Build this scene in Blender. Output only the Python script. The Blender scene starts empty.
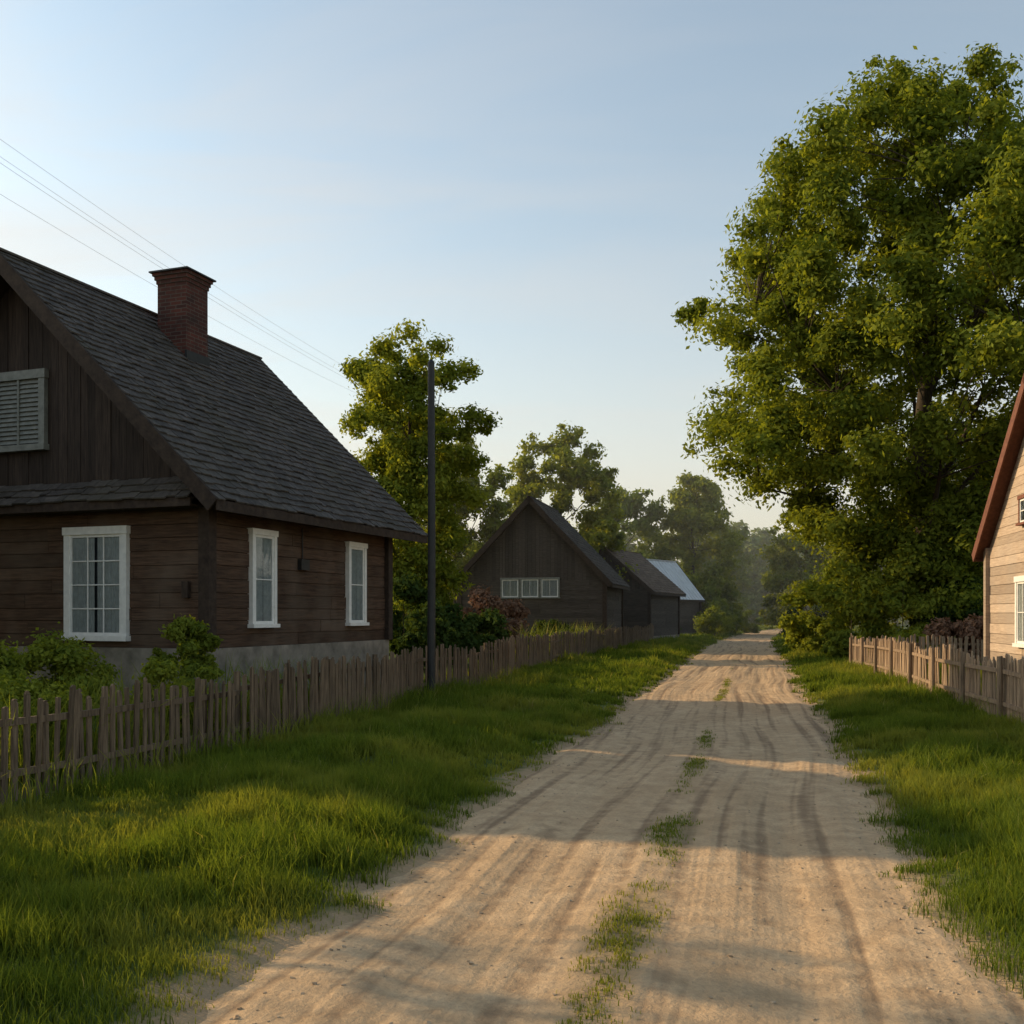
import bpy, math, random
import numpy as np
from mathutils import Vector, Matrix
R = np.random.default_rng(7)
random.seed(7)
S = bpy.context.scene
COL = S.collection

# ---------------------------------------------------------------- helpers
def link(o, parent=None):
    COL.objects.link(o)
    if parent: o.parent = parent
    return o
def empty(name, loc=(0,0,0), rz=0):
    e = bpy.data.objects.new(name, None); e.location = loc; e.rotation_euler[2] = rz
    e.empty_display_size = .3
    return link(e)

class NT:
    def __init__(s, mat):
        mat.use_nodes = True; s.t = mat.node_tree; s.t.nodes.clear()
    def n(s, typ, **kw):
        nd = s.t.nodes.new(typ)
        for k, v in kw.items(): setattr(nd, k, v)
        return nd
    def l(s, a, b): s.t.links.new(a, b)
    def noise(s, vec, scale, detail=4, rough=.6):
        nd = s.n('ShaderNodeTexNoise'); nd.inputs['Scale'].default_value = scale
        nd.inputs['Detail'].default_value = detail; nd.inputs['Roughness'].default_value = rough
        if vec is not None: s.l(vec, nd.inputs['Vector'])
        return nd.outputs['Fac']
    def ramp(s, fac, stops):
        nd = s.n('ShaderNodeValToRGB'); e = nd.color_ramp.elements
        while len(e) < len(stops): e.new(.5)
        for i, (p, c) in enumerate(stops):
            e[i].position = p; e[i].color = (c, c, c, 1)
        s.l(fac, nd.inputs[0]); return nd.outputs['Color']
    def mix(s, f, a, b, mode='MIX'):
        nd = s.n('ShaderNodeMix', data_type='RGBA', blend_type=mode)
        for sock, v in ((nd.inputs[0], f), (nd.inputs[6], a), (nd.inputs[7], b)):
            if hasattr(v, 'is_linked'): s.l(v, sock)
            elif hasattr(v, '__len__'): sock.default_value = tuple(v) + (1,)
            else: sock.default_value = v
        return nd.outputs[2]
    def math(s, op, a, b=0.0, clamp=False):
        nd = s.n('ShaderNodeMath', operation=op); nd.use_clamp = clamp
        for i, v in enumerate((a, b)):
            if hasattr(v, 'is_linked'): s.l(v, nd.inputs[i])
            else: nd.inputs[i].default_value = v
        return nd.outputs[0]
    def attr(s, name): return s.n('ShaderNodeAttribute', attribute_name=name).outputs['Fac']
    def coord(s, scale=(1,1,1), kind='Object'):
        tc = s.n('ShaderNodeTexCoord'); mp = s.n('ShaderNodeMapping')
        mp.inputs['Scale'].default_value = scale; s.l(tc.outputs[kind], mp.inputs[0]); return mp.outputs[0]
    def out(s, sh):
        o = s.n('ShaderNodeOutputMaterial'); s.l(sh, o.inputs[0])
    def bsdf(s, col, rough=.8, spec=.3, bump=None, bs=.3, bd=.01, metal=0):
        b = s.n('ShaderNodeBsdfPrincipled')
        if hasattr(col, 'is_linked'): s.l(col, b.inputs['Base Color'])
        else: b.inputs['Base Color'].default_value = tuple(col) + (1,)
        if hasattr(rough, 'is_linked'): s.l(rough, b.inputs['Roughness'])
        else: b.inputs['Roughness'].default_value = rough
        b.inputs['Specular IOR Level'].default_value = spec
        b.inputs['Metallic'].default_value = metal
        if bump is not None:
            bn = s.n('ShaderNodeBump'); bn.inputs['Strength'].default_value = bs; bn.inputs['Distance'].default_value = bd
            s.l(bump, bn.inputs['Height']); s.l(bn.outputs[0], b.inputs['Normal'])
        return b.outputs[0]

def wood(name, a, b, scale=(1,1,14), rough=.8, grey=None, spec=.25):
    m = bpy.data.materials.new(name); t = NT(m)
    r = t.attr('rnd')
    co = t.coord(scale)
    add = t.n('ShaderNodeVectorMath', operation='ADD'); t.l(co, add.inputs[0])
    cmb = t.n('ShaderNodeCombineXYZ'); t.l(t.math('MULTIPLY', r, 37.0), cmb.inputs[0]); t.l(t.math('MULTIPLY', r, 91.0), cmb.inputs[2])
    t.l(cmb.outputs[0], add.inputs[1])
    g = t.noise(add.outputs[0], 2.2, 6, .65)
    big = t.noise(t.coord((1,1,1)), .9, 3)
    c = t.mix(t.ramp(g, [(.3, 0.0), (.7, 1.0)]), a, b)
    if grey: c = t.mix(t.ramp(big, [(.45, 0.0), (.7, .8)]), c, grey)
    c = t.mix(1.0, c, t.ramp(r, [(0, .6), (1, 1.0)]), 'MULTIPLY')
    c = t.mix(1.0, c, (1.25,1.25,1.25), 'MULTIPLY')
    t.out(t.bsdf(c, rough, spec, g, .5, .012)); return m

def leafmat(name, dark, light, trans=.35, tcol=None):
    m = bpy.data.materials.new(name); t = NT(m)
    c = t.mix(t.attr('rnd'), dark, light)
    d = t.n('ShaderNodeBsdfDiffuse'); t.l(c, d.inputs[0])
    tr = t.n('ShaderNodeBsdfTranslucent')
    t.l(t.mix(1.0, c, tcol or (1.8, 1.6, .5), 'MULTIPLY'), tr.inputs[0])
    ms = t.n('ShaderNodeMixShader'); ms.inputs[0].default_value = trans
    t.l(d.outputs[0], ms.inputs[1]); t.l(tr.outputs[0], ms.inputs[2])
    t.out(ms.outputs[0]); return m

def plain(name, col, rough=.7, spec=.3, var=.25, sc=6, metal=0, bs=.2):
    m = bpy.data.materials.new(name); t = NT(m)
    g = t.noise(t.coord((1,1,1)), sc, 6)
    c = t.mix(t.ramp(g, [(.3, 0.0), (.7, 1.0)]), tuple(x*(1-var) for x in col), tuple(x*(1+var) for x in col))
    t.out(t.bsdf(c, rough, spec, g, bs, .01, metal)); return m

class MB:
    def __init__(s): s.v = []; s.f = []; s.r = []; s.m = []; s.mats = []
    def mi(s, mat):
        if mat not in s.mats: s.mats.append(mat)
        return s.mats.index(mat)
    def hexa(s, p, mat, r=None):
        b = len(s.v); r = random.random() if r is None else r
        s.v += [tuple(q) for q in p]; s.r += [r]*8; k = s.mi(mat)
        for q in ((0,3,2,1),(4,5,6,7),(0,1,5,4),(1,2,6,5),(2,3,7,6),(3,0,4,7)):
            s.f.append(tuple(b+i for i in q)); s.m.append(k)
    def box(s, c, size, mat, r=None, axes=None, jit=0):
        c = Vector(c); hx, hy, hz = (x/2 for x in size)
        A = axes or (Vector((1,0,0)), Vector((0,1,0)), Vector((0,0,1)))
        P = []
        for sx, sy, sz in ((-1,-1,-1),(1,-1,-1),(1,1,-1),(-1,1,-1),(-1,-1,1),(1,-1,1),(1,1,1),(-1,1,1)):
            q = c + A[0]*(sx*hx) + A[1]*(sy*hy) + A[2]*(sz*hz)
            if jit: q += Vector((random.uniform(-jit,jit) for _ in range(3)))
            P.append(q)
        s.hexa(P, mat, r)
    def poly(s, pts, mat, r=.5):
        b = len(s.v); s.v += [tuple(p) for p in pts]; s.r += [r]*len(pts)
        s.f.append(tuple(range(b, b+len(pts)))); s.m.append(s.mi(mat))
    def tube(s, pts, rad, mat, n=7, r=.5):
        b = len(s.v); k = s.mi(mat); pts = [Vector(p) for p in pts]
        for i, p in enumerate(pts):
            d = (pts[min(i+1, len(pts)-1)] - pts[max(i-1, 0)])
            d = d.normalized() if d.length > 1e-6 else Vector((0,0,1))
            u = d.cross(Vector((0,0,1)) if abs(d.z) < .95 else Vector((1,0,0))).normalized(); w = d.cross(u)
            for j in range(n):
                a = 2*math.pi*j/n
                s.v.append(tuple(p + (u*math.cos(a) + w*math.sin(a))*rad[i])); s.r.append(r)
        for i in range(len(pts)-1):
            for j in range(n):
                a, c = b+i*n+j, b+i*n+(j+1) % n
                s.f.append((a, c, c+n, a+n)); s.m.append(k)
        s.f.append(tuple(b+j for j in range(n))); s.m.append(k)
        s.f.append(tuple(b+(len(pts)-1)*n+j for j in reversed(range(n)))); s.m.append(k)
    def obj(s, name, parent=None, smooth=False):
        me = bpy.data.meshes.new(name); me.from_pydata(s.v, [], s.f)
        for m in s.mats: me.materials.append(m)
        me.polygons.foreach_set('material_index', s.m)
        a = me.attributes.new('rnd', 'FLOAT', 'POINT'); a.data.foreach_set('value', np.array(s.r, dtype=np.float32))
        if smooth: me.polygons.foreach_set('use_smooth', [True]*len(s.f))
        me.update()
        return link(bpy.data.objects.new(name, me), parent)

def np_mesh(name, V, loops, starts, attrs, mat, smooth=False):
    me = bpy.data.meshes.new(name)
    me.vertices.add(len(V)); me.vertices.foreach_set('co', np.ascontiguousarray(V, dtype=np.float32).ravel())
    me.loops.add(len(loops)); me.loops.foreach_set('vertex_index', loops.astype(np.int32))
    me.polygons.add(len(starts)); me.polygons.foreach_set('loop_start', starts.astype(np.int32))
    for k, v in attrs.items():
        a = me.attributes.new(k, 'FLOAT', 'POINT'); a.data.foreach_set('value', v.astype(np.float32))
    me.materials.append(mat)
    if smooth: me.polygons.foreach_set('use_smooth', np.ones(len(starts), dtype=bool))
    me.update(calc_edges=True); me.validate()
    return me

def vn(x, y, seed=0):
    x = np.asarray(x, float); y = np.asarray(y, float)
    xi = np.floor(x); yi = np.floor(y); fx = x-xi; fy = y-yi
    fx = fx*fx*(3-2*fx); fy = fy*fy*(3-2*fy)
    def h(a, b):
        q = np.sin(a*127.1 + b*311.7 + seed*74.7)*43758.5453
        return q - np.floor(q)
    return (h(xi,yi)*(1-fx)+h(xi+1,yi)*fx)*(1-fy) + (h(xi,yi+1)*(1-fx)+h(xi+1,yi+1)*fx)*fy
def ss(a, b, x):
    t = np.clip((x-a)/(b-a), 0, 1); return t*t*(3-2*t)

# ---------------------------------------------------------------- terrain functions
def xc(y):
    y = np.asarray(y, float)
    q = np.clip(y-50, 0, 110)
    return -.6 + .24*y + .0011*q*q + .0011*2*110*np.clip(y-160, 0, 1e9)*.6
def edge(y, sg):
    return 1.66 + .34*(vn(y*.8, sg*5, 3)-.5) + .30*(vn(y*3.1, sg*9, 4)-.5) + .16*(vn(y*9, sg*9, 6)-.5)
def gh(x, y):
    s = x - xc(y); a = np.abs(s)
    e = edge(y, np.sign(s))
    z = -.07 + .085*ss(e-.2, e+.25, a) + .08*ss(e+.1, e+1.6, a)
    z = z + .10*(vn(x*.6, y*.6, 1)-.5)*ss(1.9, 3, a) + .05*(vn(x*2.2, y*2.2, 2)-.5)*ss(1.7, 2.2, a)
    z = z + .18*ss(6.5, 9, -s)
    return z

# ---------------------------------------------------------------- materials
M = {}
M['leaf'] = leafmat('leaf_green', (.07,.105,.018), (.23,.26,.042), .45)
M['leaf2'] = leafmat('leaf_light', (.075,.12,.028), (.21,.25,.06), .42)
M['leafd'] = leafmat('leaf_dark', (.024,.045,.012), (.07,.10,.026), .25)
M['leafy'] = leafmat('leaf_yellowgreen', (.085,.125,.02), (.27,.29,.046), .45)
M['leafr'] = leafmat('leaf_reddish', (.15,.085,.055), (.33,.20,.13), .3, (1.3,.9,.65))
M['leaf_hazed'] = leafmat('leaf_far_hazed', (.08,.12,.045), (.21,.25,.09), .4)  # distance haze put into the leaf colour: paler and less saturated
M['bark'] = wood('bark', (.035,.026,.018), (.09,.07,.05), (6,6,1.2), .95)
M['wdark'] = wood('plank_dark', (.028,.015,.009), (.115,.064,.038), (1,1,16), .75, (.12,.085,.06))
M['wvert'] = wood('plank_dark_vertical', (.020,.013,.010), (.062,.042,.031), (14,14,1), .8)
M['trimd'] = wood('trim_dark', (.024,.015,.011), (.06,.04,.028), (4,4,4), .8)
M['shing'] = wood('roof_shingle', (.038,.032,.029), (.12,.10,.086), (5,5,5), .88, (.07,.06,.045), .2)
M['shingb'] = wood('roof_shingle_brown', (.08,.055,.038), (.2,.135,.09), (5,5,5), .85)
M['shingr'] = wood('roof_tile_red', (.10,.038,.025), (.19,.075,.045), (5,5,5), .8)
M['barn'] = wood('barn_plank', (.03,.024,.02), (.10,.08,.066), (1,1,14), .85)
M['picket'] = wood('picket_wood', (.055,.035,.022), (.25,.17,.105), (16,16,1.4), .85)
M['picket2'] = wood('picket_wood_pale', (.14,.09,.055), (.40,.28,.18), (16,16,1.4), .85)
M['siding'] = wood('pale_siding', (.27,.195,.145), (.48,.37,.27), (1,1,12), .8, (.36,.29,.23))
M['white'] = plain('white_paint', (.74,.71,.66), .5, .4, .1, 9)
M['wgrey'] = plain('grey_paint', (.20,.20,.175), .6, .3, .25, 9)
M['conc'] = plain('foundation_concrete', (.23,.195,.155), .9, .2, .4, 3, bs=.6)
M['sand'] = plain('pebble', (.36,.27,.18), .9, .2, .4, 20)
M['metalw'] = plain('roof_metal_pale', (.60,.60,.60), .5, .5, .12, 2, .1)
M['pole'] = plain('pole_tarred', (.018,.017,.016), .55, .4, .4, 8)
M['curt'] = plain('curtain_cloth', (.55,.55,.53), .9, .1, .15, 12)
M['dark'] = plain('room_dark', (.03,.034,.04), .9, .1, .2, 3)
M['wire'] = plain('wire', (.28,.28,.28), .5, .5, .1, 3)

m = bpy.data.materials.new('window_glass'); t = NT(m)
tr = t.n('ShaderNodeBsdfTransparent'); tr.inputs[0].default_value = (.8,.84,.85,1)
g = t.n('ShaderNodeBsdfGlossy'); g.inputs['Roughness'].default_value = .03
nz = t.noise(t.coord((1,1,1)), 2.5, 2); bp = t.n('ShaderNodeBump'); bp.inputs['Strength'].default_value = .08; bp.inputs['Distance'].default_value = .05
t.l(nz, bp.inputs['Height']); t.l(bp.outputs[0], g.inputs['Normal'])
lw = t.n('ShaderNodeLayerWeight'); lw.inputs[0].default_value = .3
mx = t.n('ShaderNodeMixShader'); t.l(t.math('ADD', t.math('MULTIPLY', lw.outputs['Fresnel'], .7), .08, True), mx.inputs[0])
t.l(tr.outputs[0], mx.inputs[1]); t.l(g.outputs[0], mx.inputs[2]); t.out(mx.outputs[0]); M['glass'] = m

m = bpy.data.materials.new('chimney_brick'); t = NT(m)
tc = t.n('ShaderNodeTexCoord'); sp = t.n('ShaderNodeSeparateXYZ'); t.l(tc.outputs['Object'], sp.inputs[0])
cb = t.n('ShaderNodeCombineXYZ'); t.l(t.math('ADD', sp.outputs[0], sp.outputs[1]), cb.inputs[0]); t.l(sp.outputs[2], cb.inputs[1])
br = t.n('ShaderNodeTexBrick'); t.l(cb.outputs[0], br.inputs['Vector'])
br.inputs['Scale'].default_value = 1; br.inputs['Brick Width'].default_value = .25; br.inputs['Row Height'].default_value = .075
br.inputs['Mortar Size'].default_value = .008; br.inputs['Color1'].default_value = (.12,.038,.026,1); br.inputs['Color2'].default_value = (.06,.025,.02,1)
br.inputs['Mortar'].default_value = (.11,.085,.07,1)
c = t.mix(t.ramp(t.noise(t.coord(), 3, 5), [(.4, 0.0), (.75, .7)]), br.outputs['Color'], (.03,.022,.02))
t.out(t.bsdf(c, .9, .2, br.outputs['Fac'], -.5, .01)); M['brick'] = m

# ground
m = bpy.data.materials.new('grass_soil'); t = NT(m)
n1 = t.noise(t.coord((1,1,1)), .5, 4); n2 = t.noise(t.coord((1,1,1)), 9, 5, .7)
c = t.mix(t.ramp(n2, [(.3, 0.0), (.7, 1.0)]), (.05,.072,.016), (.11,.145,.033))
c = t.mix(t.ramp(n1, [(.4, 0.0), (.7, .6)]), c, (.14,.16,.04))
c = t.mix(t.ramp(t.math('ADD', t.attr('edge'), t.math('MULTIPLY', t.math('SUBTRACT', n2, .5), .9)), [(.3, 1.0), (.75, 0.0)]), c, (.38,.26,.15))
t.out(t.bsdf(c, .95, .1, n2, .8, .05)); M['ground'] = m

# road
m = bpy.data.materials.new('sandy_dirt'); t = NT(m)
co = t.coord((1,1,1)); u = t.attr('lat')
big = t.noise(co, .8, 4); fine = t.noise(co, 34, 6, .7); mid = t.noise(co, 5.5, 5, .6)
c = t.mix(t.ramp(big, [(.3, 0.0), (.7, 1.0)]), (.50,.335,.19), (.64,.45,.27))
c = t.mix(t.ramp(mid, [(.33, .6), (.6, 0.0)]), c, (.38,.25,.14))
c = t.mix(t.ramp(fine, [(.3, .45), (.55, 0.0)]), c, (.28,.185,.115))
cb = t.n('ShaderNodeCombineXYZ'); t.l(t.math('MULTIPLY', u, 4.2), cb.inputs[0]); t.l(t.math('MULTIPLY', t.attr('lon'), .12), cb.inputs[1])
ln = t.noise(cb.outputs[0], 1.5, 2.0, .5)
lnm = t.math('ADD', ln, t.math('MULTIPLY', t.math('SUBTRACT', mid, .5), .3))
c = t.mix(t.ramp(lnm, [(.32, .85), (.48, 0.0)]), c, (.25,.165,.10))
c = t.mix(t.ramp(t.math('ADD', t.attr('mid'), t.math('MULTIPLY', t.math('SUBTRACT', fine, .5), .8)), [(.15, 0.0), (.8, .7)]), c, (.20,.155,.07))
hgt = t.math('ADD', t.math('MULTIPLY', fine, .5), t.math('ADD', t.math('MULTIPLY', mid, 1.2), t.math('MULTIPLY', ln, 1.5)))
t.out(t.bsdf(c, .95, .1, hgt, .7, .035)); M['road'] = m

m = bpy.data.materials.new('grass_blade'); t = NT(m)
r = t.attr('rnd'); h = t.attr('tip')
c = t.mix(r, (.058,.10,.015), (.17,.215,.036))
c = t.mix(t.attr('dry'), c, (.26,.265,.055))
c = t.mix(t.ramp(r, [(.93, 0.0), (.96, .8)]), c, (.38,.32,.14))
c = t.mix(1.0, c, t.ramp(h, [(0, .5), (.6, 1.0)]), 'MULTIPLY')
d = t.n('ShaderNodeBsdfDiffuse'); t.l(c, d.inputs[0]); tr = t.n('ShaderNodeBsdfTranslucent'); t.l(t.mix(1.0, c, (1.7,1.5,.5), 'MULTIPLY'), tr.inputs[0])
ms = t.n('ShaderNodeMixShader'); ms.inputs[0].default_value = .45; t.l(d.outputs[0], ms.inputs[1]); t.l(tr.outputs[0], ms.inputs[2]); t.out(ms.outputs[0]); M['grass'] = m

# ---------------------------------------------------------------- ground + road sheets
def sheet(name, sv, tv, zf, mat, attrs):
    Sg, Tg = np.meshgrid(sv, tv); X = xc(Tg) + Sg; Z = zf(X, Tg, Sg)
    V = np.stack([X, Tg, Z], -1).reshape(-1, 3); ns = len(sv); nt = len(tv)
    i, j = np.meshgrid(np.arange(ns-1), np.arange(nt-1)); a = (j*ns+i).ravel()
    L = np.stack([a, a+1, a+ns+1, a+ns], -1).ravel()
    at = {k: f(X, Tg, Sg).ravel() for k, f in attrs.items()}
    me = np_mesh(name, V, L, np.arange(0, len(L), 4), at, mat, True)
    return link(bpy.data.objects.new(name, me))
half = list(np.arange(0, 5, .07)) + list(np.arange(5, 14, .35)) + list(np.geomspace(14, 900, 22))
sv = np.array(sorted(set([-x for x in half] + half)))
tv = np.concatenate([np.geomspace(60, 3, 12)*-1, np.arange(-2.5, 26, .09), np.arange(26, 80, .4), np.geomspace(80, 1800, 60)])
sheet('ground', sv, tv, lambda X, Y, s: gh(X, Y), M['ground'],
      {'edge': lambda X, Y, s: np.clip((np.abs(s)-edge(Y, np.sign(s))+.1)/.7, 0, 1)})
def rz(X, Y, s):
    z = .012*np.exp(-(s/.3)**2) - .024*np.exp(-((np.abs(s)-.85)/.28)**2) + .028*(vn(X*1.6, Y*.9, 11)-.5) + .014*(vn(X*6, Y*4, 12)-.5)
    z += .022*(vn(s*6, Y*.35, 13)-.5)
    return z - .05*ss(1.5, 2.1, np.abs(s))
def midf(X, Y, s):
    c = -.06+.14*(vn(Y*.35, Y*0, 22)-.5)
    near = 1-ss(7, 14, Y)
    return np.exp(-((s-c)/(.12+.08*near))**2)*np.clip(-.30+1.05*vn(X*1.5, Y*.9, 21)+.22*near, .12, .85)
rsv = np.arange(-2.1, 2.11, .06)
rtv = np.concatenate([np.arange(-4, 26, .09), np.arange(26, 80, .4), np.geomspace(80, 260, 60)])
sheet('dirt_road', rsv, rtv, rz, M['road'],
      {'lat': lambda X, Y, s: s+.12*np.sin(Y*.35)+.05*np.sin(Y*.9), 'lon': lambda X, Y, s: Y, 'mid': midf})

# ---------------------------------------------------------------- grass
def blades(name, x, y, z, hgt, wid, rnd, lean=.45):
    n = len(x); a = R.uniform(0, 2*np.pi, n); dx, dy = np.cos(a), np.sin(a)
    b = R.uniform(0, 2*np.pi, n); ln = R.uniform(.1, lean, n)*hgt + R.random(n)**3*.6*hgt; lx, ly = np.cos(b)*ln, np.sin(b)*ln
    V = np.empty((n, 5, 3)); hw = wid/2
    V[:, 0] = np.stack([x-dx*hw, y-dy*hw, z-.02], -1); V[:, 1] = np.stack([x+dx*hw, y+dy*hw, z-.02], -1)
    mx, my, mz = x+lx*.3, y+ly*.3, z+hgt*.55
    V[:, 2] = np.stack([mx+dx*hw*.8, my+dy*hw*.8, mz], -1); V[:, 3] = np.stack([mx-dx*hw*.8, my-dy*hw*.8, mz], -1)
    V[:, 4] = np.stack([x+lx, y+ly, z+np.sqrt(np.clip(hgt**2-ln**2*.7, .0001, None))], -1)
    base = np.arange(n)[:, None]*5; L = (base + np.array([0,1,2,3, 3,2,4])[None]).ravel()
    st = (np.arange(n)[:, None]*7 + np.array([0, 4])[None]).ravel()
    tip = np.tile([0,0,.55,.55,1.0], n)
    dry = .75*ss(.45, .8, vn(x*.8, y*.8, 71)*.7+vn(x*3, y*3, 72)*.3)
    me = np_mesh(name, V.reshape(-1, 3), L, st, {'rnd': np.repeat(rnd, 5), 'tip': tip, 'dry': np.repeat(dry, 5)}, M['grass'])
    return link(bpy.data.objects.new(name, me))
X, Y, H, W, RN = [], [], [], [], []
def strip(y0, y1, s0, s1, dens, h, w, per=14, spread=.05):
    nt_ = int(abs((y1-y0)*(s1-s0))*dens/per)
    ty = R.uniform(y0, y1, nt_); ts = R.uniform(min(s0,s1), max(s0,s1), nt_)
    tx = xc(ty)+ts
    inside = (np.abs(tx) < .56*ty+1.0)
    ty, ts, tx = ty[inside], ts[inside], tx[inside]
    e = edge(ty, np.sign(ts))-.05
    aa = np.abs(ts)-e
    keep = R.random(len(ty)) < ss(0, .55, aa)*.92+.10*(aa > -.15)
    ty, ts, tx, aa = ty[keep], ts[keep], tx[keep], aa[keep]
    th = h*(.30+1.2*vn(tx*1.1, ty*1.1, 41))*(.5+1.0*vn(tx*4, ty*4, 42))*(.28+.72*ss(-.05, 1.0, aa))
    tr_ = R.random(len(ty))
    x = np.repeat(tx, per)+R.normal(0, spread, len(tx)*per); y = np.repeat(ty, per)+R.normal(0, spread, len(tx)*per)
    X.append(x); Y.append(y); H.append(np.repeat(th, per)*R.uniform(.5, 1.25, len(x))); W.append(np.full(len(x), w)*R.uniform(.7,1.3,len(x)))
    RN.append(np.clip(np.repeat(tr_, per)*.55+R.random(len(x))*.45, 0, 1))
for sd in (-1, 1):
    strip(2.8, 6, sd*1.4, sd*5.2, 5200, .17, .005)
    strip(6, 10, sd*1.4, sd*5.4, 3200, .17, .007)
    strip(10, 17, sd*1.4, sd*6.5, 1500, .18, .011)
    strip(17, 30, sd*1.4, sd*7, 650, .19, .018)
    strip(30, 60, sd*1.4, sd*8, 200, .22, .035, spread=.1)
    strip(60, 130, sd*1.4, sd*9, 45, .25, .08, spread=.2)
x = np.concatenate(X); y = np.concatenate(Y)
blades('grass', x, y, gh(x, y), np.concatenate(H), np.concatenate(W), np.concatenate(RN))
n = 70000; yy = 2.8+R.random(n)**1.6*28; sc = R.normal(-.06, .2, n); xx = xc(yy)+sc
k = R.random(n)*.95+.16 < midf(xx, yy, sc)*(.1+1.6*vn(xx*9, yy*9, 52)); yy, sc, xx = yy[k], sc[k], xx[k]
blades('grass_centre_strip', xx, yy, rz(xx, yy, sc)+.003, R.uniform(.008, .035, len(xx)), R.uniform(.003, .006, len(xx))*(1+yy/16), R.uniform(.45, 1, len(xx)), .95)
# tall seed stalks along fences
yy = R.uniform(5, 24, 1500); off = -np.abs(R.normal(0, .4, 1500)); xx = -6.5+.26*yy+.15-off*.9
y2 = R.uniform(8, 30, 600); x2 = 4.35+.195*y2-.2-np.abs(R.normal(0, .25, 600))
y3 = R.uniform(6.5, 16, 2600); x3 = -6.5+.26*y3-.2-np.abs(R.normal(0, .9, 2600))
y4 = R.uniform(34, 44, 900); x4 = -6.95+.26*y4-.3-R.random(900)*1.6
xx = np.concatenate([xx, x2, x3, x4]); yy = np.concatenate([yy, y2, y3, y4])
hh = np.concatenate([R.uniform(.2,.5,2100), R.uniform(.35,1.1,2600), R.uniform(.7,1.5,900)])
ww = np.concatenate([R.uniform(.006,.012,2100), R.uniform(.012,.024,2600), R.uniform(.02,.035,900)])
rr = np.concatenate([R.random(2100)*.5+.47, R.random(2600)*.5+.44, R.random(900)*.3+.72])
blades('tall_grass', xx, yy, gh(xx, yy), hh, ww, rr, .5)
mb = MB()
for i in range(700):
    yy = 3.2+random.random()**1.5*14; s_ = random.choice([random.uniform(-1.6,1.6), random.choice([-1,1])*random.gauss(1.5,.12)])
    x_ = float(xc(yy))+s_; r_ = random.uniform(.003, .009)
    mb.box((x_, yy, float(rz(np.array(x_), np.array(yy), np.array(s_)))+r_*.2), (r_*2, r_*1.6, r_*1.1), M['sand'], jit=r_*.5)
mb.obj('gravel')

# ---------------------------------------------------------------- trees
def leaves_arrays(centres, radii, per, size, flat=.75, stray=.08):
    N = len(centres); idx = np.repeat(np.arange(N), per); n = len(idx)
    d = R.normal(size=(n, 3)); d /= np.linalg.norm(d, axis=1)[:, None]
    rr = R.random(n)**.6
    lump = .65+.55*R.random(n)
    P = centres[idx] + d*(radii[idx]*rr*lump)[:, None]*np.array([1, 1, flat])
    P += R.normal(size=(n, 3))*(R.random(n) < stray)[:, None]*(radii[idx]*.2)[:, None]
    nrm = d*1.0 + R.normal(size=(n, 3))*.6 + np.array([0, 0, .35]); nrm /= np.linalg.norm(nrm, axis=1)[:, None]
    t_ = np.cross(nrm, R.normal(size=(n, 3))); t_ /= np.linalg.norm(t_, axis=1)[:, None]
    b_ = np.cross(nrm, t_)
    sz = size*R.uniform(.6, 1.35, n)[:, None]
    V = np.stack([P-t_*sz, P+b_*sz*.5, P+t_*sz, P-b_*sz*.5], 1)
    cr = R.random(N)
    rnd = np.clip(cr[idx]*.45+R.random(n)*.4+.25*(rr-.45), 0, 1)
    return V.reshape(-1, 3), np.repeat(rnd, 4)

def tree_data(table, nclump, cr, per, size, seed, shell=.5, gap=.32, lean=(0, 0)):
    rg = np.random.default_rng(seed); zs = np.array([a for a, b in table]); rs = np.array([b for a, b in table])
    C = []; Rd = []; ztop = zs[-1]
    off = rg.uniform(0, 50)
    tries = 0
    while len(C) < nclump and tries < 20000:
        tries += 1
        z = rg.uniform(zs[0], ztop); rmax = np.interp(z, zs, rs)
        if rg.random() > (rmax/rs.max())**1.3+.08: continue
        a = rg.uniform(0, 2*np.pi)
        lob = .84+.30*float(vn(a*1.6+off, z*.38+off, seed))
        q = shell+(1-shell)*rg.random() if rg.random() < .8 else rg.random()
        rr = rmax*lob*q
        r_ = rg.uniform(cr[0], cr[1])
        rr = max(rr-r_*.35, 0)
        x = rr*np.cos(a)+lean[0]*z; y = rr*np.sin(a)+lean[1]*z
        if vn(x*.45+off, z*.45+y*.45+off, seed+5) < gap: continue
        C.append((x, y, z)); Rd.append(r_)
    C = np.array(C); Rd = np.array(Rd)
    k = int(len(C)*1.4); ii = rg.integers(0, len(C), k); dirs = rg.normal(size=(k, 3)); dirs /= np.linalg.norm(dirs, axis=1)[:, None]
    C2 = C[ii]+dirs*Rd[ii][:, None]*rg.uniform(.6, .95, k)[:, None]
    V1, r1 = leaves_arrays(C, Rd, per, size); V2, r2 = leaves_arrays(C2, Rd[ii]*.42, per//7, size)
    V = np.concatenate([V1, V2]); rn = np.concatenate([r1, r2])
    return V, rn, C

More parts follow.
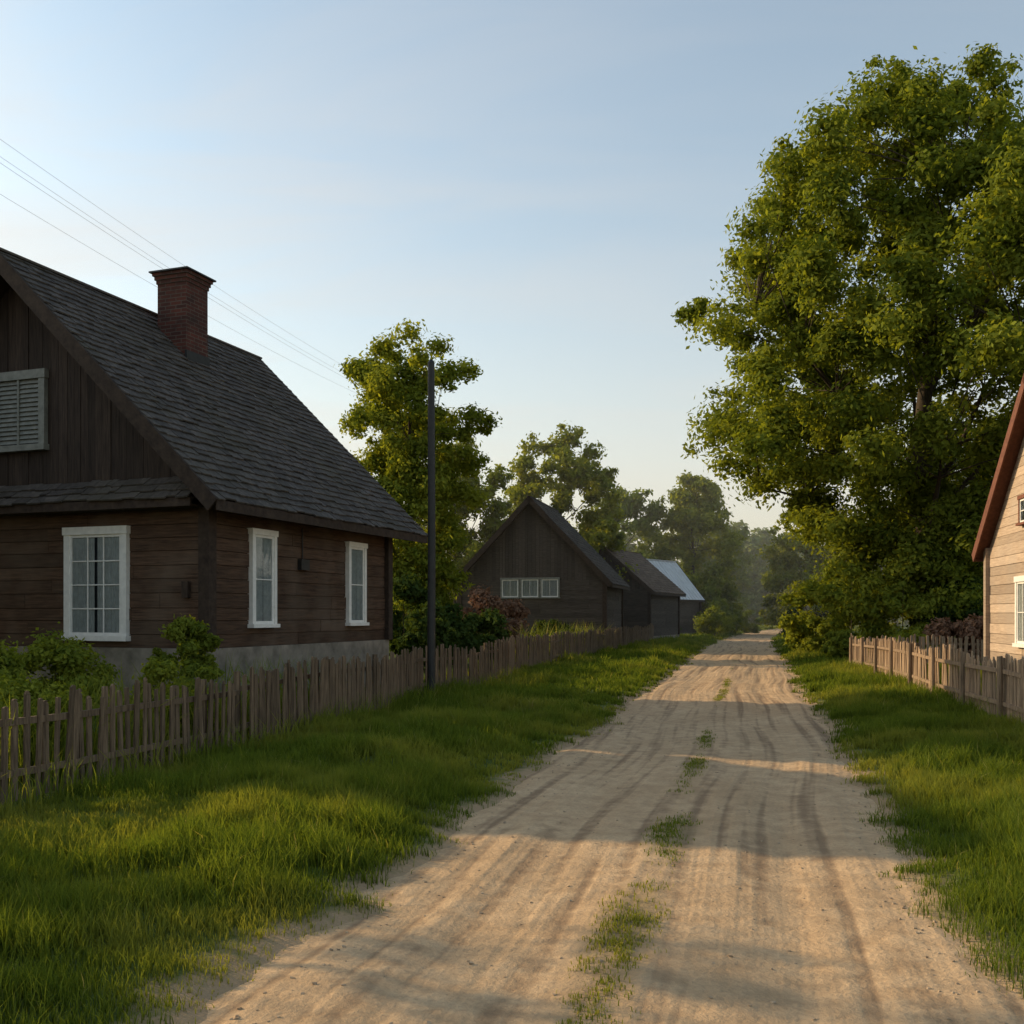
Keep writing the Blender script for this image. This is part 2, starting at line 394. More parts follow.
def wood_part(mb, C, height, trunk_r, seed, low, lean=(0,0), nl=14):
    rg = random.Random(seed)
    pts = []; n = 9
    for i in range(n):
        f = i/(n-1); z = f*height*.9
        pts.append(Vector((rg.uniform(-.12,.12)*f*trunk_r*6+lean[0]*z, rg.uniform(-.12,.12)*f*trunk_r*6+lean[1]*z, z-.15)))
    rad = [trunk_r*(1.35 if i == 0 else 1-.9*i/(n-1)) for i in range(n)]
    mb.tube(pts, rad, M['bark'], 9)
    def trunk(z):
        f = max(0, min(.999, z/(height*.9)))*(n-1); i = int(f); return pts[i].lerp(pts[i+1], f-i)
    sel = list(range(len(C))); rg.shuffle(sel)
    limbs = []
    for i in sel[:nl]:
        e = Vector(C[i]); hd = math.hypot(e.x-lean[0]*e.z, e.y-lean[1]*e.z)
        z0 = max(low, e.z-hd*.9-rg.uniform(.3, 1.5)); s0 = trunk(z0)
        m1 = s0.lerp(e, .35)+Vector((0,0,-.06*hd)); m2 = s0.lerp(e, .7)+Vector((rg.uniform(-.3,.3), rg.uniform(-.3,.3), .05*hd))
        r0 = trunk_r*.38*max(.25, 1-z0/height)
        mb.tube([s0, m1, m2, e], [r0, r0*.7, r0*.45, r0*.15], M['bark'], 6); limbs += [m1, m2, (m1+m2)/2, e]
    if limbs:
        for i in sel[nl:]:
            e = Vector(C[i]); q = min(limbs, key=lambda l: (l-e).length + (3 if l.z > e.z else 0))
            r0 = trunk_r*.07; mb.tube([q, q.lerp(e, .5)+Vector((0,0,.1)), e], [r0, r0*.6, r0*.2], M['bark'], 4)

def tree(name, loc, table, nclump, cr, per, size, trunk_r, seed, mat, lean=(0,0), gap=.32, low=None, shell=.5, nl=14):
    V, rn, C = tree_data(table, nclump, cr, per, size, seed, shell, gap, lean)
    e = empty(name, loc)
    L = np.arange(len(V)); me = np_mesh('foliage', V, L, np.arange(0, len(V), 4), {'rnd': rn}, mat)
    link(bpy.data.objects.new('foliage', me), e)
    mb = MB(); wood_part(mb, C, table[-1][0], trunk_r, seed, low if low is not None else table[0][0], lean, nl)
    mb.obj('trunk_and_limbs', e, True)
    return e
def gz(x, y): return float(gh(np.array(float(x)), np.array(float(y))))

tree('broadleaf_tree', (15.7, 38, .1), [(1.6,3.8),(3.5,4.4),(5.3,5.2),(7.2,7.4),(8.7,9.0),(10,9.6),(12,9.6),(14.8,9.1),(17.2,8.0),(18.8,6.4),(20.4,4.5),(21.6,2.2)],
     540, (.75, 1.35), 560, .105, .5, 3, M['leaf'], gap=.20, shell=.45, nl=18, low=4)
tree('broadleaf_tree', (-4.1, 40, .1), [(1.8,1.6),(4,2.3),(6,2.9),(8,3.2),(10,3.1),(11,2.9),(12.0,2.2),(12.9,1.0)], 170, (.5,.85), 380, .095, .2, 5, M['leafy'], gap=.14)
tree('broadleaf_tree', (-3.2, 57, .1), [(1,3.6),(4,4.2),(7,4.0),(9,3.2),(11.2,1.2)], 110, (.6,1.1), 320, .13, .2, 8, M['leaf'], gap=.1)
tree('broadleaf_tree', (3.0, 62, .1), [(1,3.8),(5,4.4),(8,4.3),(10.5,3.4),(12,2.0),(12.9,.8)], 130, (.6,1.1), 320, .14, .25, 9, M['leafy'], gap=.15)
tree('broadleaf_tree', (9.2, 84, .1), [(1,3.8),(5,4.5),(8,4.4),(10.5,3.4),(12.4,1)], 95, (.8,1.3), 230, .19, .25, 10, M['leaf2'], gap=.12)
tree('broadleaf_tree', (15.2, 84, .1), [(1,3.8),(4,4.6),(8,4.5),(10.5,3.6),(13.0,1.2)], 105, (.8,1.3), 250, .18, .25, 12, M['leafy'], gap=.12)
tree('broadleaf_tree', (23.0, 116, .1), [(2,4),(6,5.2),(9,5.4),(12,4.4),(16,1.2)], 85, (.9,1.5), 220, .22, .3, 14, M['leaf2'], gap=.2)
tree('broadleaf_tree', (25.2, 84, .1), [(1,3.6),(4,4.2),(7,4.2),(9,3.4),(12,1)], 85, (.7,1.3), 260, .17, .3, 15, M['leafy'], gap=.15)
tree('broadleaf_tree', (27.5, 58, .1), [(1,4),(5,5),(8,5),(11,4),(13,1.2)], 60, (.9,1.5), 260, .19, .3, 16, M['leafd'], gap=.1)
tree('broadleaf_tree', (31, 48, .1), [(1,4),(5,5),(8,5),(11,4),(14,1.2)], 60, (.9,1.5), 260, .19, .3, 17, M['leafd'], gap=.1)
tree('offscreen_shade_tree', (-9.0, 8.2, .2), [(1.5,1.0),(2.3,1.5),(3.3,1.6),(4.3,1.2),(5.0,.5)], 34, (.25,.5), 170, .05, .1, 18, M['leaf'], gap=.35, nl=10)  # unseen sparse tree added for dappled shade on the lower-left verge and road

def bush(name, x, y, rad, h, mat, seed, size=.05, per=220, n=26, zb=.15, gap=.15):
    tree(name, (x, y, gz(x, y)), [(zb, rad*.7), (h*.35, rad), (h*.7, rad*.85), (h*.92, rad*.35)], n, (rad*.18, rad*.38), per, size, .03, seed, mat, gap=gap, low=.05, nl=6)
bush('offscreen_shade_shrub', -5.0, 10.4, .75, 1.0, M['leafy'], 101, .032, 330)
bush('offscreen_shade_shrub', -4.1, 12.2, .7, 1.12, M['leafy'], 102, .032, 330)
bush('offscreen_shade_shrub', -6.0, 11.5, .8, 1.15, M['leafy'], 103, .032, 330)
bush('offscreen_shade_shrub', -4.75, 14.6, .55, 1.6, M['leaf'], 104, .04, 420)
bush('offscreen_shade_shrub', -6.3, 13.8, .9, 1.1, M['leafy'], 105, .04, 380)
bush('offscreen_shade_shrub', -5.3, 8.3, .6, .85, M['leafy'], 109, .03, 330)
bush('offscreen_shade_shrub', -6.6, 6.9, .9, 1.7, M['leaf'], 106, .05, 260)  # out of view, added to throw shade towards the near road
bush('offscreen_shade_shrub', -7.4, 4.9, 1.0, 2.2, M['leaf'], 108, .05, 260)  # likewise unseen, added for its shadow in the foreground
for i, (x_, y_, r_, h_, mt) in enumerate([(-2.2,26.5,1.1,1.9,'leafd'),(-1.7,29,1.2,2.0,'leafd'),(-3.2,29.5,1.5,2.6,'leafd'),(-.7,31.5,1.1,1.6,'leafd'),  # dark leaf colour here carries the house's shade on the hedge
        (-1.3,37.4,1.3,2.5,'leafr'),(-.2,38.2,1.1,2.1,'leafr'),(1.6,41,1.0,1.2,'leafd'),(-3.9,36,1.4,2.6,'leafy'),(-4.5,43,1.6,2.8,'leaf')]):
    bush('offscreen_shade_shrub', x_, y_, r_, h_, M[mt], 120+i, .08, 240)
for i, (x_, y_, r_, h_, mt) in enumerate([(12.4,36.5,1.9,4.6,'leafy'),(13.6,34.8,1.6,3.4,'leafy'),(15.5,35.5,1.9,3.0,'leafd'),(12.0,39.5,1.5,3.2,'leafy'),(17.4,61,1.3,2.0,'leafd'),
        (13.8,31.5,1.1,1.4,'leafr'),(15.0,31.8,1.1,1.5,'leafr'),(12.6,31.6,.9,1.2,'leaf'),(16.6,32,1.3,1.9,'leafd'),(11.3,34.2,.8,1.1,'leaf'),(8.7,68,1.6,2.2,'leaf'),
        (9.8,66,1.3,1.6,'leafd'),(14.2,70,1.5,2.2,'leaf'),(15.6,76,1.7,2.6,'leafy'),(18.6,86,1.8,3.0,'leaf'),(23.5,74,1.8,3.0,'leafd'),(21.6,92,1.6,2.4,'leaf2')]):
    bush('roadside_shrub', x_, y_, r_, h_, M[mt], 140+i, .085, 260)

TL = empty('distant_treeline', (0, 0, 0)); var = []
for s_ in range(3):
    V, rn, C = tree_data([(.5,4),(4,5),(8,5),(11,4),(13.5,1.2)], 50, (1.0,1.9), 130, .34, 60+s_, .4, .15)
    var.append(np_mesh('treeline_foliage', V, np.arange(len(V)), np.arange(0, len(V), 4), {'rnd': rn}, M['leaf_hazed']))
for i in range(110):
    a = i/109; yy = random.uniform(130, 210); px = -.75+1.6*a
    o = bpy.data.objects.new('treeline_tree', var[i % 3]); o.location = (px*yy+random.uniform(-3,3), yy, 0)
    rc = float(xc(yy))
    if abs(o.location.x-rc) < 6 and yy < 150: o.location.y = 200
    o.rotation_euler[2] = random.uniform(0, 6.28); k = random.uniform(.7, 1.1); o.scale = (k*1.1, k*1.1, k); link(o, TL)

# ---------------------------------------------------------------- houses
def fr(o, A, N):
    A = Vector(A); N = Vector(N); o = Vector(o)
    return lambda a, n, z: o + A*a + N*n + Vector((0, 0, z)), (A, N, Vector((0,0,1)))
def window(parent, name, o, A, N, w, h, mun=(2, 3), trim=.11, tm='white', curtain=1.0, kind='glass'):
    P, ax = fr(o, A, N); mb = MB(); b = .075
    def B(a0, a1, z0, z1, n0, n1, mt): mb.box(P((a0+a1)/2, (n0+n1)/2, (z0+z1)/2), (a1-a0, n1-n0, z1-z0), M[mt], axes=ax)
    B(0, trim, trim*.8, h-trim, .01, b+.04, tm); B(w-trim, w, trim*.8, h-trim, .01, b+.04, tm)
    B(-.02, w+.02, h-trim, h+.02, .008, b+.055, tm); B(-.03, w+.03, 0, trim*.8, .008, b+.085, tm)
    if kind == 'shutter':
        n = int((h-2*trim)/.075)
        for i in range(n):
            z = trim+(i+.5)*(h-2*trim)/n
            up = (Vector(N)*.5+Vector((0,0,-1))).normalized(); ot = up.cross(Vector(A))
            mb.box(P(w/2, b, z), (w-2*trim, .012, .085), M[tm], axes=(ax[0], ot, up))
        B(w/2-.02, w/2+.02, trim*.8, h-trim, b+.02, b+.038, tm)
        mb.box(P(w/2, .046, h/2), (w-2*trim, .01, h-2*trim), M['dark'], axes=ax)
        return mb.obj(name, parent)
    s = trim
    B(s, s+.045, s*.8, h-s, .044, b+.022, 'white'); B(w-s-.045, w-s, s*.8, h-s, .044, b+.022, 'white')
    B(s+.045, w-s-.045, h-s-.045, h-s, .044, b+.021, 'white'); B(s+.045, w-s-.045, s*.8, s*.8+.05, .044, b+.021, 'white')
    i0, i1, z0, z1 = s+.045, w-s-.045, s*.8+.05, h-s-.045
    for k in range(1, mun[0]):
        a = i0+(i1-i0)*k/mun[0]; B(a-.010, a+.010, z0, z1, b+.001, b+.018, 'white')
    for k in range(1, mun[1]):
        z = z0+(z1-z0)*k/mun[1]; B(i0, i1, z-.010, z+.010, b+.0, b+.016, 'white')
    def quad(a0, a1, za, zb, n, mt): mb.poly([P(a0, n, za), P(a1, n, za), P(a1, n, zb), P(a0, n, zb)], M[mt])
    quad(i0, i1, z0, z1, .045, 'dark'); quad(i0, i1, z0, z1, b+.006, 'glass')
    if curtain:
        wd = (i1-i0)*.5*curtain
        for (c0, c1) in ((i0, i0+wd*.93), (i1-wd*.97, i1)):
            n = 40; prev = None
            for k in range(n+1):
                a = c0+(c1-c0)*k/n; nn = .062+.010*math.sin(k*1.3+math.sin(k*.4))
                cur = (P(a, nn, z0), P(a, nn, z1))
                if prev: mb.poly([prev[0], cur[0], cur[1], prev[1]], M['curt'])
                prev = cur
    return mb.obj(name, parent)

def roof_side(mb, eave0, A, U, N, length, slope, course, wmin, wmax, mat, th=.025):
    A, U, N = Vector(A), Vector(U), Vector(N); eave0 = Vector(eave0)
    n = int(math.ceil(slope/course))
    ang = math.atan2(th*1.1, course)
    for i in range(n):
        s0 = i*course-.03; s1 = min(s0+course*1.25, slope)
        if s1-s0 < .05: continue
        U2 = (U*math.cos(ang)-N*math.sin(ang)); N2 = (N*math.cos(ang)+U*math.sin(ang))
        a = -random.uniform(0, wmin)
        while a < length:
            w = random.uniform(wmin, wmax); a0, a1 = max(a, 0), min(a+w, length)
            if a1-a0 > .02:
                js = random.uniform(-.03, .03)
                c = eave0+A*((a0+a1)/2)+U*((s0+s1)/2+js)+N*(th*1.15+random.uniform(0, .012))
                mb.box(c, (a1-a0-.006, s1-s0, th), mat, axes=(A, U2, N2))
            a += w

def house(name, loc, rotz, W_, L_, zf, ze, zr, ov, ovf, ovb, mats, course=.24, sw=(.2,.5), gable_v=True, split=None, metal=False, corner=None):
    """gable front at local y=0 (facing -y), x in [-W,0]; ze = roof height at eave edge"""
    H = empty(name, loc, rotz); xm = -W_/2; run = W_/2+ov; rise = zr-ze; a = math.atan2(rise, run); sl = math.hypot(run, rise)
    roofz = lambda x: zr-abs(x-xm)*rise/run
    wall, gab, rf, trim = mats
    wt = roofz(0)-.14
    mb = MB()
    mb.box((xm, L_/2, (zf-.4)/2), (W_+.14, L_+.14, zf+.4), M['conc']); mb.obj('foundation', H)
    mb = MB()
    P = [(-W_,0,zf),(0,0,zf),(0,L_,zf),(-W_,L_,zf),(-W_,0,wt),(0,0,wt),(0,L_,wt),(-W_,L_,wt)]
    mb.hexa(P, wall, .2)
    zt = zr-.16
    for yy in (0, L_):
        q = [(-W_,yy,wt),(0,yy,wt),(xm,yy,zt)]
        mb.poly(q if yy == 0 else q[::-1], wall, .2)
    split = split or wt
    z = zf
    while z < split-.02:
        h = min(random.uniform(.19,.25), split-z)
        if split-(z+h) < .06: h = split-z
        for (o, A, N, Ln) in (((-W_,0,0),(1,0,0),(0,-1,0),W_), ((0,0,0),(0,1,0),(1,0,0),L_), ((0,L_,0),(-1,0,0),(0,1,0),W_), ((-W_,L_,0),(0,-1,0),(-1,0,0),L_)):
            if z+h > wt and A[1] != 0 : continue
            Pf, ax = fr(o, A, N); a0 = 0
            while a0 < Ln-.01:
                a1 = min(Ln, a0+random.uniform(2.2, 4.5))
                if Ln-a1 < .6: a1 = Ln
                th = random.uniform(.024, .042)
                mb.box(Pf((a0+a1)/2, th/2, z+h/2), (a1-a0-.006, th, h-.012), wall, axes=ax); a0 = a1
        z += h
    for yy, sg in ((0, -1), (L_, 1)):
        if gable_v:
            x = -W_
            while x < 0:
                w = min(random.uniform(.13,.2), -x); x1 = x+w
                h0, h1 = min(roofz(x), zt+.2)-.17, min(roofz(x1), zt+.2)-.17
                th = random.uniform(.02,.035)
                if min(h0, h1) > split+.02:
                    ya, yb = (-th, 0) if sg < 0 else (L_, L_+th)
                    mb.hexa([(x+.003,ya,split),(x1-.003,ya,split),(x1-.003,yb,split),(x+.003,yb,split),(x+.003,ya,h0),(x1-.003,ya,h1),(x1-.003,yb,h1),(x+.003,yb,h0)], gab)
                x = x1
        else:
            z = split
            while z < zr-.35:
                h = .2; f = lambda zz: max(.02, (zr-.17-zz)*run/rise)
                wa, wb = min(f(z), W_/2), min(f(z+h-.01), W_/2); th = random.uniform(.022, .034)
                ya, yb = (-th, 0) if sg < 0 else (L_, L_+th)
                mb.hexa([(xm-wa,ya,z),(xm+wa,ya,z),(xm+wa,yb,z),(xm-wa,yb,z),(xm-wb,ya,z+h-.01),(xm+wb,ya,z+h-.01),(xm+wb,yb,z+h-.01),(xm-wb,yb,z+h-.01)], gab)
                z += h
    cz = min(split, wt)
    for (cx, cy) in ((0,0),(-W_,0),(0,L_),(-W_,L_)):
        mb.box((cx+(.03 if cx == 0 else -.03), cy+(-.03 if cy == 0 else .03), (zf+cz)/2), (.2, .2, cz-zf), corner or trim)
    mb.obj('walls', H)
    mb = MB(); y0, y1 = -ovf, L_+ovb; LL = y1-y0
    for sg in (1, -1):
        U = Vector((-sg*math.cos(a), 0, math.sin(a))); N = Vector((sg*math.sin(a), 0, math.cos(a)))
        e = Vector((xm+sg*run, y0, ze)); c = e+U*(sl/2)+Vector((0, LL/2, 0))-N*.06
        mb.box(c, (LL, sl, .10), trim, axes=(Vector((0,1,0)), U, N))
        if metal:
            nn = int(LL/.5)
            for i in range(nn):
                w = LL/nn
                mb.box(e+U*(sl/2)+Vector((0, (i+.5)*w, 0))+N*.006, (w-.004, sl+.04, .02), rf, axes=(Vector((0,1,0)), U, N))
                mb.box(e+U*(sl/2)+Vector((0, i*w, 0))+N*.03, (.03, sl+.04, .04), rf, axes=(Vector((0,1,0)), U, N))
        else:
            roof_side(mb, e, (0,1,0), U, N, LL, sl, course, sw[0], sw[1], rf)
        for yy in (y0-.018, y1+.018):
            mb.box(Vector((e.x, yy, e.z))+U*(sl/2)-N*.08, (.035, sl+.06, .24), trim, axes=(Vector((0,1,0)), U, N), r=.5)
        mb.box(Vector((e.x+sg*.02, y0+LL/2, e.z-.08)), (.03, LL-.01, .16), trim, r=.5)
    mb.box((xm, y0+LL/2, zr+.02), (.2, LL+.02, .04), rf)
    mb.obj('roof', H)
    return H

H1 = house('wooden_house', (-4.88, 16, .0), math.atan2(-.339, .941), 7.6, 6.2, 1.15, 3.45, 7.8, .6, .6, .85,
           (M['wdark'], M['wvert'], M['shing'], M['trimd']), split=3.55, course=.19, sw=(.12,.34))
mb = MB(); pa = math.atan2(.38, .42); U = Vector((0, math.cos(pa), math.sin(pa))); N = Vector((0, -math.sin(pa), math.cos(pa)))
mb.box(Vector((-3.8, -.46, 3.52))+U*.28-N*.03, (7.7, .58, .05), M['trimd'], axes=(Vector((1,0,0)), U, N))
roof_side(mb, (-7.65, -.48, 3.52), (1,0,0), U, N, 7.7, .56, .19, .12, .34, M['shing'])
mb.box((-3.8, -.475, 3.46), (7.7, .04, .14), M['trimd']); mb.box((-3.8, -.25, 3.415), (7.66, .42, .03), M['trimd'])
mb.obj('pent_roof', H1)
window(H1, 'window_1', (-2.80, 0, 1.26), (1,0,0), (0,-1,0), 1.30, 1.88, (3, 4), .11)
window(H1, 'window_2', (-6.2, 0, 1.26), (1,0,0), (0,-1,0), 1.30, 1.88, (3, 4), .11)
window(H1, 'window_3', (0, 1.09, 1.47), (0,1,0), (1,0,0), .74, 1.68, (1, 2), .08)
window(H1, 'window_4', (0, 4.42, 1.47), (0,1,0), (1,0,0), .74, 1.68, (1, 2), .08)
window(H1, 'attic_shutter', (-4.38, 0, 4.5), (1,0,0), (0,-1,0), 1.16, 1.36, (1,1), .13, 'wgrey', kind='shutter')
mb = MB(); cx, cy = -3.0, 3.24
mb.box((cx, cy, 7.15), (.68, .68, 2.2), M['brick'])
for i, (w, z, h) in enumerate(((.72, 8.25, .075), (.77, 8.325, .075), (.83, 8.40, .06))): mb.box((cx, cy, z+h/2), (w, w, h), M['brick'])
mb.box((cx, cy, 8.475), (.92, .92, .03), M['pole']); mb.box((cx+.35, cy, 6.72), (.05, .72, .35), M['pole'])
mb.obj('chimney', H1)
mb = MB(); mb.box((.07, 2.75, 2.62), (.12, .28, .2), M['pole']); mb.tube([(.06,2.75,2.7),(.06,2.75,3.3)], [.012,.012], M['pole'], 5); mb.box((-.35,-.07,2.1), (.12,.08,.26), M['trimd']); mb.obj('meter_box', H1)

H2 = house('barn', (4.25, 46, 0), math.atan2(-.233, .972), 6.9, 6.0, .5, 3.1, 7.15, .4, .5, .4, (M['barn'], M['barn'], M['shing'], M['trimd']), split=3.3)
for i in range(3): window(H2, 'window_%d' % (i+1), (-4.9+i*.95, 0, 2.45), (1,0,0), (0,-1,0), .92, .95, (2,1), .07, 'wgrey')
H3 = house('barn', (8.1, 59, 0), math.atan2(-.41, .91), 5.4, 6.5, .4, 3.0, 5.7, .4, .4, .4, (M['barn'], M['barn'], M['shingb'], M['trimd']))
H4 = house('shed', (11.7, 73, 0), math.atan2(-.60, .80), 4.4, 4.4, .3, 2.8, 5.8, .3, .3, .3, (M['barn'], M['barn'], M['metalw'], M['trimd']), metal=True)
shadow_shed = house('shed', (-9.6, 13.4, 0), 0, 4.2, 3.2, .3, 4.5, 6.2, .25, .2, .2, (M['barn'], M['barn'], M['shing'], M['trimd']))  # out-of-frame building added to cast the shadow band across the road

H6 = house('wooden_house', (9.95, 16.4, 0), math.atan2(-.98, -.2), 7.8, 8, .6, 3.15, 6.6, .35, .3, .4, (M['siding'], M['siding'], M['shingr'], M['shingr']), gable_v=False, split=3.3, corner=M['siding'])
window(H6, 'window_1', (-5.4, 0, 1.0), (1,0,0), (0,-1,0), 1.0, 1.5, (2, 2), .1)
window(H6, 'window_2', (-2.8, 0, 1.0), (1,0,0), (0,-1,0), 1.0, 1.5, (2, 2), .1)
window(H6, 'attic_window', (-5.15, 0, 3.6), (1,0,0), (0,-1,0), .6, .62, (1, 2), .06, 'shingr', curtain=0)
window(H6, 'attic_window_2', (-3.9, 0, 3.6), (1,0,0), (0,-1,0), .6, .62, (1, 2), .06, 'shingr', curtain=0)

# ---------------------------------------------------------------- fences
def fence(name, p0, p1, h, mat, w=.085, gap=.035, post=2.2):
    p0, p1 = Vector(p0+(0,)), Vector(p1+(0,)); d = p1-p0; Ln = d.length; A = d.normalized(); N = Vector((A.y, -A.x, 0)); mb = MB()
    a = 0
    while a < Ln:
        ww = w*random.uniform(.7, 1.2); p = p0+A*a+N*(.04*math.sin(a*.7)); z = gz(p.x, p.y)
        hh = h*random.uniform(.93, 1.06)+.04*math.sin(a*1.1); tl = random.gauss(0, .022)
        up = (Vector((0,0,1))+A*tl+N*random.gauss(0, .02)).normalized(); ax2 = up.cross(A).normalized(); A2 = ax2.cross(up)
        if random.random() > .025:
            b = p+N*.03+Vector((0,0,z-.05)); th = .02; rr = random.random()
            t0 = b+up*(hh-.01); pk = random.uniform(.0, .05)
            def Q(s, n, base): return base+A2*(s*ww/2)+ax2*(n*th/2)
            topm = random.uniform(-.6,.6)
            mb.hexa([Q(-1,-1,b),Q(1,-1,b),Q(1,1,b),Q(-1,1,b),Q(-1,-1,t0),Q(1,-1,t0+up*random.uniform(-.03,.02)),Q(1,1,t0),Q(-1,1,t0+up*.008)], mat, rr)
            mb.hexa([Q(-1,-.98,t0),Q(1,-.98,t0),Q(1,.98,t0),Q(-1,.98,t0),Q(-.3+topm*.4,-.9,t0+up*pk),Q(.3+topm*.4,-.9,t0+up*pk),Q(.3+topm*.4,.9,t0+up*pk),Q(-.3+topm*.4,.9,t0+up*pk)], mat, rr)
        a += ww+gap*random.uniform(.5, 1.6)
    a = 0
    while a < Ln-.1:
        p = p0+A*a; q = p0+A*min(a+post, Ln); zp, zq = gz(p.x,p.y), gz(q.x,q.y)
        mb.tube([p-N*.06+Vector((0,0,zp-.1)), p-N*.06+Vector((0,0,zp+h*.97))], [.05,.042], mat, 8, random.random()*.5)
        for zz in (.27, .75):
            c = (p+q)/2-N*.01; dd = (q+Vector((0,0,zq))-p-Vector((0,0,zp))); AA = dd.normalized()
            mb.box(c+Vector((0,0,(zp+zq)/2+h*zz)), (dd.length, .04, .06), mat, axes=(AA, N, Vector((0,0,1))), r=random.random()*.6)
        a += post
    mb.obj(name)
fL = lambda y, o=0: (-6.5+.26*y+o, y)
fence('picket_fence', fL(3), fL(12.2), .92, M['picket'], w=.065, gap=.055)
fence('picket_fence', fL(12.25), fL(25), .97, M['picket'], w=.075, gap=.015)
fence('picket_fence', fL(25.6, -.45), fL(45, -.45), 1.0, M['picket'], gap=.02)
fence('picket_fence', fL(45.2, -.45), fL(63, -.6), 1.0, M['picket'], gap=.02)
fR = lambda y: (4.35+.195*y, y)
fence('picket_fence', fR(6), fR(30), .99, M['picket2'], w=.08, gap=.03)
fence('picket_fence', fR(30.1), (15.2, 30.4), .95, M['picket2'], gap=.045)

# ---------------------------------------------------------------- pole, wires
mb = MB(); x_, y_ = -1.48, 18.3; z0 = gz(x_, y_)
mb.tube([(x_,y_,z0-.3),(x_+.01,y_,3),(x_,y_,6.3)], [.078,.070,.062], M['pole'], 14)
mb.tube([(x_,y_,6.3),(x_,y_,6.36)], [.066,.03], M['pole'], 14)
mb.obj('metal_pole', smooth=False)
e = empty('utility_pole', (-6.2, 50, 0))
mb = MB(); mb.tube([(0,0,-.2),(0,0,13.2)], [.14,.09], M['bark'], 10); mb.box((0,-.12,12.9), (2.2,.1,.12), M['bark']); mb.box((0,-.12,12.0), (1.6,.1,.12), M['bark'])
for k in (-1,-.4,.4,1): mb.tube([(k,-.12,12.96),(k,-.12,13.1)], [.035,.05], M['white'], 8)
mb.obj('mast', e)
e2 = empty('utility_pole', (-14.5, 9, 0))
mb = MB(); mb.tube([(0,0,-.2),(0,0,13.8)], [.14,.09], M['bark'], 10); mb.box((0,-.12,13.4), (2.2,.1,.12), M['bark']); mb.box((0,-.12,12.1), (1.6,.1,.12), M['bark'])
mb.obj('mast', e2)
mb = MB()
for a, b in (((-1,13.5),(-1,13.1)), ((-.4,13.5),(-.4,13.1)), ((-.7,12.2),(-.6,12.3)), ((.7,12.1),(.6,12.1))):
    p = Vector((-14.5+a[0], 8.9, a[1])); q = Vector((-6.2+b[0], 49.9, b[1])); pts = []
    for i in range(25):
        f = i/24; v = p.lerp(q, f); v.z -= .6*4*f*(1-f); pts.append(v)
    mb.tube(pts, [.0042]*25, M['wire'], 5)
mb.obj('power_lines')

# ---------------------------------------------------------------- hazy evening air over the fields (real scattering volume)
mb = MB(); m = bpy.data.materials.new('air_haze'); t = NT(m)
vs = t.n('ShaderNodeVolumeScatter'); vs.inputs['Density'].default_value = .0015; vs.inputs['Color'].default_value = (1,.97,.90,1); vs.inputs['Anisotropy'].default_value = .35
o = t.n('ShaderNodeOutputMaterial'); t.l(vs.outputs[0], o.inputs['Volume'])
mb.box((20, 165, 14.5), (700, 250, 31), m); hz = mb.obj('haze')

# ---------------------------------------------------------------- light, sky
sd = Vector((-.92, .39, 0)).normalized(); EL = math.radians(20.5)
sv_ = Vector((sd.x*math.cos(EL), sd.y*math.cos(EL), math.sin(EL)))
L = bpy.data.lights.new('sun', 'SUN'); L.energy = 5.0; L.angle = math.radians(.6); L.color = (1, .755, .45)
so = bpy.data.objects.new('sun', L); so.rotation_euler = (-sv_).to_track_quat('-Z', 'Y').to_euler(); link(so)
w = bpy.data.worlds.new('World'); S.world = w; w.use_nodes = True; nt = w.node_tree; nt.nodes.clear()
class WT(NT):
    def __init__(s, t): s.t = t
t = WT(nt)
sky = t.n('ShaderNodeTexSky', sky_type='NISHITA'); sky.sun_disc = False; sky.sun_elevation = EL
sky.sun_rotation = math.atan2(sd.x, sd.y); sky.air_density = 1.0; sky.dust_density = 1.2; sky.ozone_density = 1.2
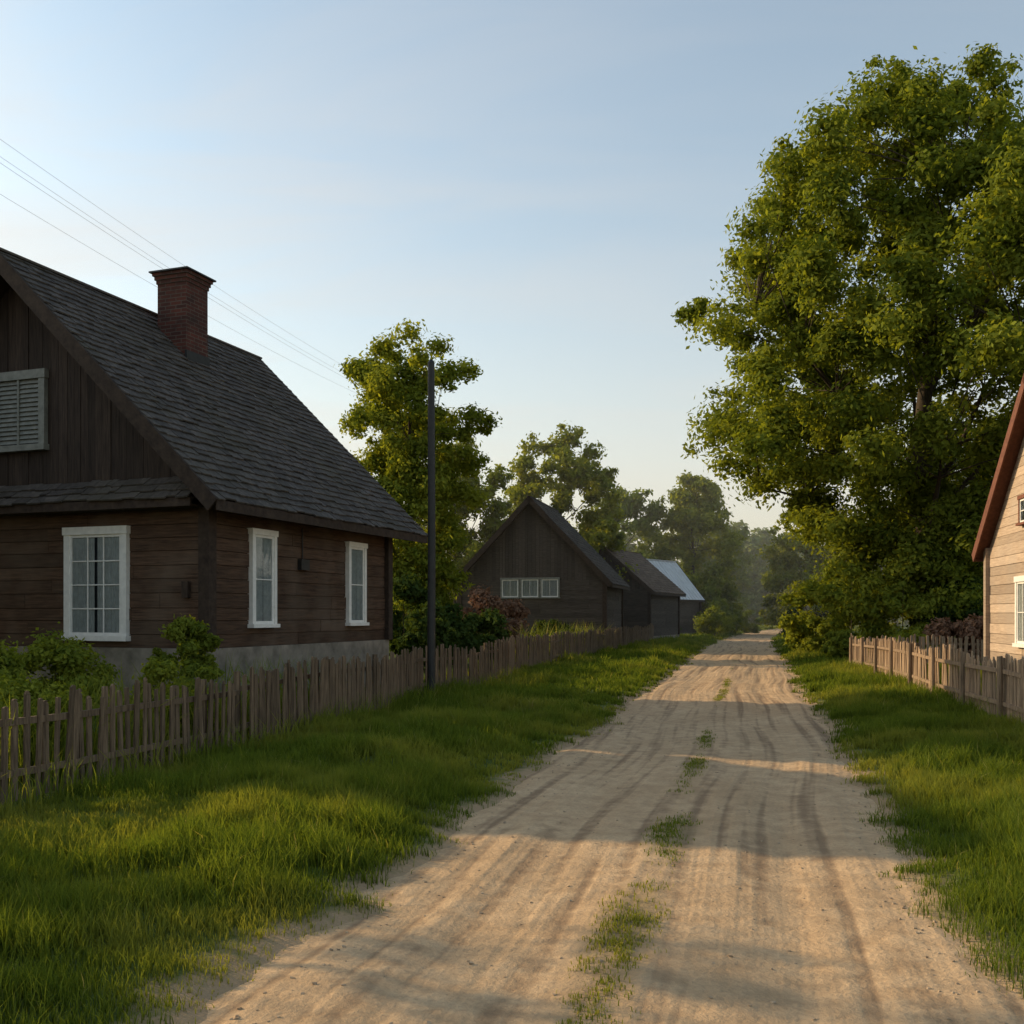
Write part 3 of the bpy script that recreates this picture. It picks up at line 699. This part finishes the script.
tc = t.n('ShaderNodeTexCoord'); sp = t.n('ShaderNodeSeparateXYZ'); t.l(tc.outputs['Generated'], sp.inputs[0])
zc = t.math('MAXIMUM', sp.outputs[2], 0.0)
zz = t.math('ADD', zc, .15)
cb = t.n('ShaderNodeCombineXYZ'); t.l(t.math('DIVIDE', sp.outputs[0], zz), cb.inputs[0]); t.l(t.math('MULTIPLY', t.math('DIVIDE', sp.outputs[1], zz), 3.2), cb.inputs[1])
wn = t.n('ShaderNodeTexNoise'); wn.inputs['Scale'].default_value = .7; wn.inputs['Detail'].default_value = 7; wn.inputs['Roughness'].default_value = .55; wn.inputs['Distortion'].default_value = .5
t.l(cb.outputs[0], wn.inputs['Vector']); n1 = wn.outputs['Fac']
dot = t.math('ADD', t.math('MULTIPLY', sp.outputs[0], sd.x), t.math('MULTIPLY', sp.outputs[1], sd.y))
glow = t.math('POWER', t.math('MAXIMUM', dot, 0.0), 1.5)
base = t.mix(1.0, sky.outputs[0], (1.6, 1.65, 1.45), 'MULTIPLY')
hf = t.math('MULTIPLY', t.math('POWER', 2.718, t.math('MULTIPLY', zc, -4.4)), .96, True)
col = t.mix(hf, base, (5.9, 4.85, 3.85))
cl = t.math('MULTIPLY', t.ramp(n1, [(.42, 0.0), (.66, 1.0)]), t.math('ADD', t.math('MULTIPLY', glow, .85), .12))
col = t.mix(t.math('MULTIPLY', cl, .85, True), col, (5.6, 5.1, 4.6))
bg = t.n('ShaderNodeBackground'); bg.inputs[1].default_value = .15; t.l(col, bg.inputs[0])
o = t.n('ShaderNodeOutputWorld'); t.l(bg.outputs[0], o.inputs[0])

# ---------------------------------------------------------------- camera
cam = bpy.data.cameras.new('camera'); cam.lens = 35.15; cam.sensor_width = 36; cam.shift_y = .10; cam.clip_end = 4000
co = bpy.data.objects.new('camera', cam); co.location = (0, 0, 1.7); co.rotation_euler = (math.pi/2, 0, 0); link(co)
S.camera = co
S.view_settings.view_transform = 'Standard'; S.view_settings.look = 'None'; S.view_settings.exposure = 0
